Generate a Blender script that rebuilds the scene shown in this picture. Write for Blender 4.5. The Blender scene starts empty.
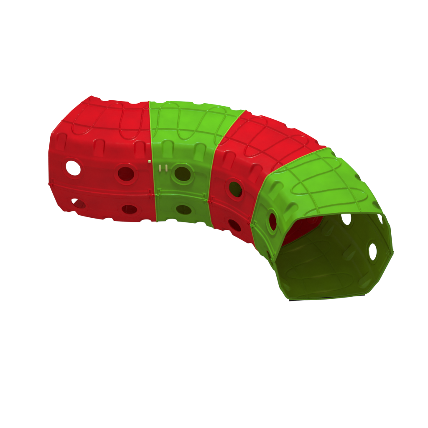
import bpy, bmesh, math
import numpy as np
from mathutils import Vector, Matrix

sc = bpy.context.scene
C = sc.collection
S = 0.70                      # height of the tunnel in metres; every measure below is in tunnel heights
R = 1.5                       # radius of the bend's centre line
ZL = 0.528                    # height of the tunnel's middle seam over the ground

# ------------------------------------------------------------------ camera
cam_d = bpy.data.cameras.new('camera'); cam = bpy.data.objects.new('camera', cam_d); C.objects.link(cam)
EX, EZ, TX, TY, DIST, FPX = 0.8456, -0.0938, 0.5298, -0.8344, 6.9637, 758.46
cam.rotation_euler = (EX, 0, EZ)
back = cam.rotation_euler.to_matrix() @ Vector((0, 0, 1))
cam.location = (Vector((TX, TY, ZL)) + back*DIST)*S
cam_d.sensor_width = 36.0
cam_d.lens = 36.0*FPX/428.0
cam_d.clip_start = 0.05; cam_d.clip_end = 500
sc.camera = cam

# ------------------------------------------------------------------ light: white light tent and a softbox overhead
world = bpy.data.worlds.new('World'); sc.world = world; world.use_nodes = True
bg = world.node_tree.nodes['Background']
bg.inputs['Color'].default_value = (1.25, 1.0, 1.0, 1); bg.inputs['Strength'].default_value = 1.0

def softbox(name, loc, target, size, power, col=(1, 1, 1)):
    l = bpy.data.lights.new(name, 'AREA'); l.shape = 'RECTANGLE'; l.size = size[0]; l.size_y = size[1]
    l.energy = power; l.color = col
    o = bpy.data.objects.new(name, l); C.objects.link(o); o.location = loc
    d = Vector(target) - Vector(loc)
    o.rotation_euler = d.to_track_quat('-Z', 'Y').to_euler()
    return o
softbox('softbox', (0.58, -0.10, 3.6), (0.45, -0.30, 0.6), (0.35, 0.35), 278, (0.50, 1.0, 0.90))

sc.view_settings.view_transform = 'Standard'; sc.view_settings.look = 'None'
sc.view_settings.exposure = 0; sc.view_settings.gamma = 1
sc.render.engine = 'CYCLES'
sc.cycles.max_bounces = 8; sc.cycles.diffuse_bounces = 6

# ------------------------------------------------------------------ materials
def plastic(name, col, dark, rough=0.24, spec=0.0075, bump=0.38, through=None):
    m = bpy.data.materials.new(name); m.use_nodes = True
    nt = m.node_tree; N = nt.nodes; L = nt.links
    N.remove(N['Principled BSDF'])
    df = N.new('ShaderNodeBsdfDiffuse'); gl = N.new('ShaderNodeBsdfGlossy'); ms = N.new('ShaderNodeMixShader')
    ms.inputs['Fac'].default_value = spec
    base = df
    if through:                               # a thin moulded wall lets a little light through
        tr = N.new('ShaderNodeBsdfTranslucent'); tr.inputs['Color'].default_value = (*through, 1)
        base = N.new('ShaderNodeMixShader'); base.inputs['Fac'].default_value = 0.18
        L.new(df.outputs['BSDF'], base.inputs[1]); L.new(tr.outputs['BSDF'], base.inputs[2])
    L.new(base.outputs[0], ms.inputs[1]); L.new(gl.outputs['BSDF'], ms.inputs[2]); L.new(ms.outputs['Shader'], N['Material Output'].inputs['Surface'])
    tc = N.new('ShaderNodeTexCoord')
    n1 = N.new('ShaderNodeTexNoise'); n1.inputs['Scale'].default_value = 7; n1.inputs['Detail'].default_value = 5
    mx = N.new('ShaderNodeMix'); mx.data_type = 'RGBA'
    mx.inputs['A'].default_value = (*col, 1); mx.inputs['B'].default_value = (*dark, 1)
    rmp = N.new('ShaderNodeMapRange'); rmp.inputs['From Min'].default_value = 0.35; rmp.inputs['From Max'].default_value = 0.75
    L.new(tc.outputs['Object'], n1.inputs['Vector']); L.new(n1.outputs['Fac'], rmp.inputs['Value'])
    L.new(rmp.outputs['Result'], mx.inputs['Factor']); L.new(mx.outputs['Result'], df.inputs['Color'])
    # fine grain and the slight waviness of a moulded wall
    n2 = N.new('ShaderNodeTexNoise'); n2.inputs['Scale'].default_value = 420; n2.inputs['Detail'].default_value = 2
    n3 = N.new('ShaderNodeTexNoise'); n3.inputs['Scale'].default_value = 11; n3.inputs['Detail'].default_value = 2
    L.new(tc.outputs['Object'], n2.inputs['Vector']); L.new(tc.outputs['Object'], n3.inputs['Vector'])
    b1 = N.new('ShaderNodeBump'); b1.inputs['Strength'].default_value = bump*0.5; b1.inputs['Distance'].default_value = 0.0006
    b2 = N.new('ShaderNodeBump'); b2.inputs['Strength'].default_value = bump; b2.inputs['Distance'].default_value = 0.012
    L.new(n2.outputs['Fac'], b1.inputs['Height']); L.new(n3.outputs['Fac'], b2.inputs['Height'])
    L.new(b2.outputs['Normal'], b1.inputs['Normal']); L.new(b1.outputs['Normal'], df.inputs['Normal']); L.new(b1.outputs['Normal'], gl.inputs['Normal'])
    rr = N.new('ShaderNodeMapRange'); rr.inputs['To Min'].default_value = rough-0.06; rr.inputs['To Max'].default_value = rough+0.1
    L.new(n1.outputs['Fac'], rr.inputs['Value']); L.new(rr.outputs['Result'], gl.inputs['Roughness'])
    return m
RED = plastic('red_plastic', (0.335, 0.001, 0.004), (0.265, 0.001, 0.004), through=(0.55, 0.01, 0.01))
GREEN = plastic('green_plastic', (0.063, 0.180, 0.004), (0.051, 0.144, 0.004), through=(0.64, 0.50, 0.08))
TRIM = plastic('pale_green_trim', (0.125, 0.205, 0.012), (0.10, 0.175, 0.012))
CREAM = plastic('cream_plastic', (0.26, 0.24, 0.07), (0.2, 0.18, 0.05), spec=0.05)

# ------------------------------------------------------------------ the white ground, with a glow added to wash out shadows
gm = bpy.data.materials.new('white_glow_ground'); gm.use_nodes = True
gb = gm.node_tree.nodes['Principled BSDF']
gb.inputs['Base Color'].default_value = (0.15, 0.15, 0.15, 1); gb.inputs['Roughness'].default_value = 1
gb.inputs['Specular IOR Level'].default_value = 0
gb.inputs['Emission Color'].default_value = (1, 1, 1, 1); gb.inputs['Emission Strength'].default_value = 1.0
bm = bmesh.new(); bmesh.ops.create_circle(bm, cap_ends=True, segments=64, radius=60)
me = bpy.data.meshes.new('ground'); bm.to_mesh(me); bm.free(); me.materials.append(gm)
ground = bpy.data.objects.new('ground', me); C.objects.link(ground); ground['kind'] = 'structure'

# ------------------------------------------------------------------ the moulded half shell (one mesh for every half section)
def sm(x, a, b):
    t = np.clip((x-a)/(b-a), 0, 1); return t*t*(3-2*t)
half = np.array([(0.5185, 0.0), (0.4385, 0.340), (0.4260, 0.352), (0.376, 0.462), (0.352, 0.486), (0.20, 0.508), (0.0, 0.518)])
ctrl = np.vstack([half*[-1, 1], half[::-1][1:]])            # inner seam over the top to the outer seam
NS, NT = 520, 300
def resample(p, n):
    d = np.r_[0, np.cumsum(np.hypot(*np.diff(p, axis=0).T))]
    u = np.linspace(0, d[-1], n)
    return np.c_[np.interp(u, d, p[:, 0]), np.interp(u, d, p[:, 1])], u
P1, U = resample(ctrl, NS)
def smooth(p, sig):
    k = int(sig*4); g = np.exp(-0.5*(np.arange(-k, k+1)/sig)**2); g /= g.sum()
    q = np.vstack([2*p[0]-p[1:k+1][::-1], p, 2*p[-1]-p[-k-1:-1][::-1]])
    return np.c_[np.convolve(q[:, 0], g, 'valid'), np.convolve(q[:, 1], g, 'valid')]
P1 = smooth(P1, 3.6)
# scooped profile: a ramp instead of the square shoulder
P2 = P1.copy()
def ramp(sign):
    w = P1[:, 0]*sign
    on = np.where((w > 0.300) & (P1[:, 1] > 0.368))[0]
    a, b = on[0], on[-1]
    f = (U[on]-U[a])/(U[b]-U[a])
    pa, pb = P1[a], P1[b]
    n = np.array([-(pb-pa)[1], (pb-pa)[0]]); n /= np.hypot(*n)
    if n[1] > 0: n = -n                      # to the inside
    P2[on] = pa+(pb-pa)*f[:, None]+n*(0.006*np.sin(np.pi*f))[:, None]
    return U[a], U[b]
in_rng = ramp(-1); out_rng = ramp(1)
TH = np.linspace(-math.radians(15), math.radians(15), NT)
T, UU = np.meshgrid(TH, U, indexing='ij')                    # [theta, s]
W1 = np.broadcast_to(P1[:, 0], T.shape); Z1 = np.broadcast_to(P1[:, 1], T.shape)
X = T*(R+W1)                                                 # arc length along the tunnel
def scoop_mask(th0, rng, bottom, hw=0.059):
    r0 = R+(0.40 if rng is out_rng else -0.40)
    x = (T-th0)*r0
    tip = rng[0] if rng is out_rng else rng[1]
    y = np.abs(UU-tip)*np.where((UU-tip)*(1 if rng is out_rng else -1) > 0, 1, -1)   # distance below the tip
    yy = np.clip(hw-y, 0, None)
    taper = 1-0.10*np.clip(y/0.2, 0, 1)
    d = np.hypot(x/taper, yy)
    return 1-sm(d, hw-0.022, hw+0.004)
M = np.zeros_like(T)
for th in (-11.6, 0, 11.6): M = np.maximum(M, scoop_mask(math.radians(th), out_rng, 0))
for th in (-7.6, 7.6): M = np.maximum(M, scoop_mask(math.radians(th), in_rng, 0))
M *= 0.85
Wd = P1[:, 0]*(1-M)+P2[:, 0]*M; Zd = P1[:, 1]*(1-M)+P2[:, 1]*M
tg = np.gradient(P1, axis=0); tg /= np.hypot(tg[:, 0], tg[:, 1])[:, None]
nw, nz = -tg[:, 1], tg[:, 0]                                 # outward normal of the profile
D = np.zeros_like(T)
gauss = lambda d, s: np.exp(-0.5*(d/s)**2)
# two long ribs and the meandering rib on the flat side
for w0 in (-0.172, 0.172): D += 0.0180*gauss(W1-w0, 0.0054)
tt = np.linspace(0, 1, 1100)
wx = (tt-0.5+0.034*np.sin(8*np.pi*tt)+0.030*sm(tt, 0.34, 0.58))*math.radians(29.6); ww = -0.295*np.cos(4*np.pi*tt)
cx, cy = wx*(R+ww), ww
top = np.where(Z1[0] > 0.40)[0]
dm = np.full((NT, len(top)), 9.0)
Xt, Wt = X[:, top], W1[:, top]
for k in range(0, 1100, 2):
    dm = np.minimum(dm, (Xt-T[:, top]*0-(wx[k]*(R+Wt)))**2 + (Wt-cy[k])**2)
dm = np.sqrt(dm)
Dw = np.zeros_like(T); Dw[:, top] = 0.0155*gauss(dm, 0.0050)
D = np.maximum(D, Dw)
D *= (1-M)
D *= 0.35+0.65*sm((math.radians(15)-np.abs(T))*(R+W1), 0.004, 0.022)
DRIB = D.copy()
# side walls: a shallow sunk panel, a raised ring round each hole, hooks by the middle seam
s_seam_in = UU; s_seam_out = U[-1]-UU
HR = 0.077
keep = np.ones((NT-1, NS-1), bool)
DX = np.zeros_like(T); DS = np.zeros_like(T)
for side, ths in ((-1, (0.0,)), (1, (-7.5, 7.5))):
    sd = s_seam_in if side < 0 else s_seam_out
    rw = R+side*0.47
    hx = math.radians(15)*rw
    xx = T*rw
    on = (sd < 0.34)
    for th in ths:                            # square block of cells pulled out to a true circle
        s0 = 0.226; hh = HR*0.90
        dx = (T-math.radians(th))*rw; dy = sd-s0
        fi = (dx[:-1, 0]+dx[1:, 0])/2; fj = (dy[0, :-1]+dy[0, 1:])/2
        ii = np.where(np.abs(fi) < hh)[0]; jj = np.where(np.abs(fj) < hh)[0]
        keep[ii[0]:ii[-1]+1, jj[0]:jj[-1]+1] = False
        x0, x1 = dx[ii[0], 0], dx[ii[-1]+1, 0]; y0, y1 = dy[0, jj[0]], dy[0, jj[-1]+1]
        u = (dx-(x0+x1)/2)/((x1-x0)/2); v = (dy-(y0+y1)/2)/(abs(y1-y0)/2)
        c = np.maximum(np.abs(u), np.abs(v)); h = np.hypot(u, v)+1e-9
        t = np.clip((c-1)/0.42, 0, 1)
        nx = u/h*HR*(1-t)+dx*t; ny = v/h*HR*(1-t)+dy*t
        DX += np.where(c < 1.42, nx-dx, 0)/rw
        DS += np.where(c < 1.42, ny-dy, 0)*(1 if side < 0 else -1)
    xx = xx+DX*rw; sd = sd+DS*(1 if side < 0 else -1)
    # sunk panel with rounded corners
    qx = np.abs(xx)-(hx-0.035-0.035); qy = np.abs(sd-0.158)-(0.112-0.035)
    dist = np.hypot(np.clip(qx, 0, None), np.clip(qy, 0, None))+np.minimum(np.maximum(qx, qy), 0)-0.035
    D -= on*0.0050*(1-sm(dist, -0.010, 0.004))
    for th in ths:
        s0 = 0.226
        dx = xx-math.radians(th)*rw; dy = sd-s0
        r = np.hypot(dx, dy)
        D += on*0.0065*gauss(r-0.112, 0.0050)
        D += on*0.0015*(1-sm(r, 0.112, 0.122))
    # latch slots in the corners
    for sg in (-1, 1):
        cxl = sg*(hx-0.045)
        q = np.maximum(np.abs(xx-cxl)-0.018, np.abs(sd-0.040)-0.026)
        D += on*0.005*(1-sm(q, -0.002, 0.006))
        q = np.maximum(np.abs(xx-cxl)-0.006, np.abs(sd-0.040)-0.018)
        D -= on*0.007*(1-sm(q, -0.003, 0.003))
# lips: along the middle seam and round both ends
D += 0.008*(1-sm(np.minimum(s_seam_in, s_seam_out), 0.010, 0.016))
ex = (math.radians(15)-np.abs(T))*(R+W1)
D += 0.006*(1-sm(ex, 0.008, 0.014))
Wd = Wd+nw*D; Zd = Zd+nz*D
# moulded walls are never quite true
Wd = Wd+0.0018*np.sin(T*23+1)*np.sin(UU*9+0.6)
Zd = Zd+0.0015*np.sin(T*17+UU*6)*sm(np.minimum(s_seam_in, s_seam_out), 0.0, 0.1)
Zd[:, 0] = Zd[:, -1] = 0.0003
TD = T+DX
Wd = Wd+tg[:, 0]*DS; Zd = Zd+tg[:, 1]*DS
def to_xyz(w, z):
    rad = (R+w)*S
    return np.stack([rad*np.cos(TD)-R*S, rad*np.sin(TD), z*S], -1).reshape(-1, 3)
THICK = 0.0088
inn = THICK+DRIB*0.80                                        # the ribs show only faintly on the inside
co = to_xyz(Wd, Zd); ci = to_xyz(Wd-nw*inn, np.where((UU == U[0]) | (UU == U[-1]), 0.0003, np.maximum(Zd-nz*inn, 0.0003)))
idx = np.arange(NT*NS).reshape(NT, NS)
quads = np.stack([idx[:-1, :-1], idx[1:, :-1], idx[1:, 1:], idx[:-1, 1:]], -1)[keep]
used = np.unique(quads); remap = -np.ones(NT*NS, int); remap[used] = np.arange(len(used))
q = remap[quads]; n0 = len(used)
e = np.concatenate([q[:, [k, (k+1) % 4]] for k in range(4)])
key = np.sort(e, axis=1); kk = key[:, 0]*n0+key[:, 1]
_, first, cnt_ = np.unique(kk, return_index=True, return_counts=True)
be = e[first[cnt_ == 1]]
faces = np.concatenate([q, q[:, ::-1]+n0, np.stack([be[:, 1], be[:, 0], be[:, 0]+n0, be[:, 1]+n0], -1)])
SHELL = bpy.data.meshes.new('half_shell')
SHELL.from_pydata(np.concatenate([co[used], ci[used]]).tolist(), [], faces.tolist()); SHELL.update()
mid = SHELL.polygons[len(q)//2]
if (mid.normal.z*1.0 + mid.normal.x*(1 if mid.center.x > 0 else -1)) < 0: SHELL.flip_normals()
SHELL.polygons.foreach_set('use_smooth', [True]*len(SHELL.polygons))
SHELL.set_sharp_from_angle(angle=math.radians(50))
if not SHELL.materials: SHELL.materials.append(RED)
SHELL.update()

# ------------------------------------------------------------------ edge trim: a slim bead that follows the half profile
def trim_mesh(end):
    """bead round one end of a half shell; end is -1 or +1 along the tunnel"""
    pr, _ = resample(ctrl, 120); pr = smooth(pr, 1.2)
    t = np.gradient(pr, axis=0); t /= np.hypot(t[:, 0], t[:, 1])[:, None]
    n = np.c_[-t[:, 1], t[:, 0]]
    b = bmesh.new(); rings = []
    sec = [(-0.0040, 0.003), (-0.0040, 0.0085), (-0.0025, 0.0100), (0.0030, 0.0100), (0.0042, 0.0085), (0.0042, -0.0085), (0.0004, -0.0085), (0.0004, 0.003)]
    for p, nn in zip(pr, n):
        ring = []
        for e, h in sec:
            w, z = p+nn*h
            th = end*(math.radians(15)+e/(R+w))
            rr = (R+w)*S
            ring.append(b.verts.new((rr*math.cos(th)-R*S, rr*math.sin(th), z*S)))
        rings.append(ring)
    m = len(sec)
    for a, c in zip(rings, rings[1:]):
        for k in range(m): b.faces.new((a[k], a[(k+1) % m], c[(k+1) % m], c[k]))
    b.faces.new(rings[0]); b.faces.new(rings[-1][::-1])
    bmesh.ops.recalc_face_normals(b, faces=b.faces)
    me = bpy.data.meshes.new('edge_trim'); b.to_mesh(me); b.free()
    me.polygons.foreach_set('use_smooth', [True]*len(me.polygons)); me.set_sharp_from_angle(angle=math.radians(40))
    me.materials.append(TRIM); return me
TRIMS = {e: trim_mesh(e) for e in (-1, 1)}

# ------------------------------------------------------------------ small fittings
def box_mesh(name, sx, sy, sz, bev, mat):
    b = bmesh.new(); bmesh.ops.create_cube(b, size=1)
    bmesh.ops.scale(b, vec=(sx*S, sy*S, sz*S), verts=b.verts)
    bmesh.ops.bevel(b, geom=b.edges[:], offset=bev*S, segments=3, profile=0.5, affect='EDGES')
    me = bpy.data.meshes.new(name); b.to_mesh(me); b.free()
    me.polygons.foreach_set('use_smooth', [True]*len(me.polygons)); me.materials.append(mat); return me
def clip_mesh():
    """a hook that holds the two halves together over the middle seam"""
    b = bmesh.new()
    for (y, z, sx, sy, sz) in ((0, 0, 0.008, 0.022, 0.020), (-0.009, 0, 0.014, 0.005, 0.026), (0.009, 0, 0.014, 0.005, 0.026)):
        r = bmesh.ops.create_cube(b, size=1)
        bmesh.ops.scale(b, vec=(sx*S, sy*S, sz*S), verts=r['verts'])
        bmesh.ops.translate(b, vec=(sx*S*0.5, y*S, z*S), verts=r['verts'])
    bmesh.ops.bevel(b, geom=b.edges[:], offset=0.0016*S, segments=2, profile=0.5, affect='EDGES')
    me = bpy.data.meshes.new('clip'); b.to_mesh(me); b.free()
    me.polygons.foreach_set('use_smooth', [True]*len(me.polygons)); me.materials.append(RED); return me
CLIP = clip_mesh()

def link(name, data, parent, mat=None, loc=(0, 0, 0), rot=(0, 0, 0)):
    o = bpy.data.objects.new(name, data); C.objects.link(o); o.parent = parent
    o.location = loc; o.rotation_euler = rot
    if mat is not None:
        o.material_slots[0].link = 'OBJECT'; o.material_slots[0].material = mat
    return o
def wall_pt(side, th, z, lift=0.0):
    """a point on the side wall: side -1 inner, 1 outer; th degrees; z in heights (sign: upper or lower half)"""
    w = side*(np.interp(abs(z), [0, 0.340, 0.352, 0.464], [0.5185, 0.4385, 0.426, 0.376])+lift)
    t = math.radians(th); rr = (R+w)*S
    return (rr*math.cos(t)-R*S, rr*math.sin(t), z*S)

tunnel = bpy.data.objects.new('play_tunnel', None); C.objects.link(tunnel)
tunnel['label'] = 'red and green plastic crawl tunnel of four curved sections with round holes'
tunnel['category'] = 'play tunnel'
tunnel.location = (0, 0, 0)

SECT = [('red section at the far end, its open end turned to the back', RED),
        ('green section between the two red ones', GREEN),
        ('red section between the two green ones', RED),
        ('green section with the open end facing the viewer', GREEN)]
for k, (lab, mat) in enumerate(SECT):
    if k == 0:
        c = Vector((0, R, 0)); a = math.radians(-15)
        out = Vector((math.sin(a), -math.cos(a), 0)); a_out = math.atan2(out.y, out.x)
    else:
        c = Vector((0, -R, 0)); a = -math.radians(15+30*(k-1))
        out = Vector((-math.sin(a), math.cos(a), 0)); a_out = math.atan2(out.y, out.x)
    sec = bpy.data.objects.new('tunnel_section', None); C.objects.link(sec); sec.parent = tunnel
    sec.location = ((c+out*R)*S)+Vector((0, 0, ZL*S)); sec.rotation_euler = (0, 0, a_out)
    sec['label'] = lab
    link('upper_shell', SHELL, sec, mat)
    link('lower_shell', SHELL, sec, mat, rot=(math.pi, 0, 0))
    if mat is GREEN:
        for e in (-1, 1):
            m = GREEN if (k == 3 and e == -1) else TRIM
            link('edge_trim', TRIMS[e], sec, m); link('edge_trim', TRIMS[-e], sec, m, rot=(math.pi, 0, 0))
    for side in (-1, 1):
        tilt = math.atan2(0.0715, 0.30)
        for th in (-13.4, 13.4) if side < 0 else (-14.0, 14.0):
            x, y, z = wall_pt(side, th, 0, 0.008)
            link('clip', CLIP, sec, mat, loc=(x, y, z), rot=(0, 0, math.radians(th)+(math.pi if side < 0 else 0)))
    if k == 1:   # the pair of pale upright tabs on the inner wall of the first green section
        st = box_mesh('tab', 0.008, 0.019, 0.070, 0.0035, CREAM)
        for th in (11.6, 8.3):
            x, y, z = wall_pt(-1, th, 0.272, -0.003)
            o = link('tab', st, sec, loc=(x, y, z), rot=(0, math.atan2(0.0715, 0.30), math.radians(th)))
            o['label'] = 'small pale upright tab'
    if k == 0:   # the cream plug beside the seam on the first red section
        pl = box_mesh('plug', 0.016, 0.026, 0.024, 0.006, CREAM)
        x, y, z = wall_pt(1, 14.1, 0.345, 0.006)
        o = link('plug', pl, sec, loc=(x, y, z), rot=(0, -math.atan2(0.0715, 0.30), math.radians(14.1)))
        o['label'] = 'cream plug beside the seam'

    if k == 3:   # added black strip standing for the shade under the open end
        fs = box_mesh('shade_strip', 0.70, 0.016, 0.012, 0.003, plastic('black_shade', (0.012, 0.012, 0.012), (0.008, 0.008, 0.008), 0.6, 0.01))
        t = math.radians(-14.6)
        o = link('shade_strip', fs, sec, loc=((R*math.cos(t)-R)*S, R*math.sin(t)*S, -0.5165*S), rot=(0, 0, t))
        o['label'] = 'thin black strip of shade under the front edge'
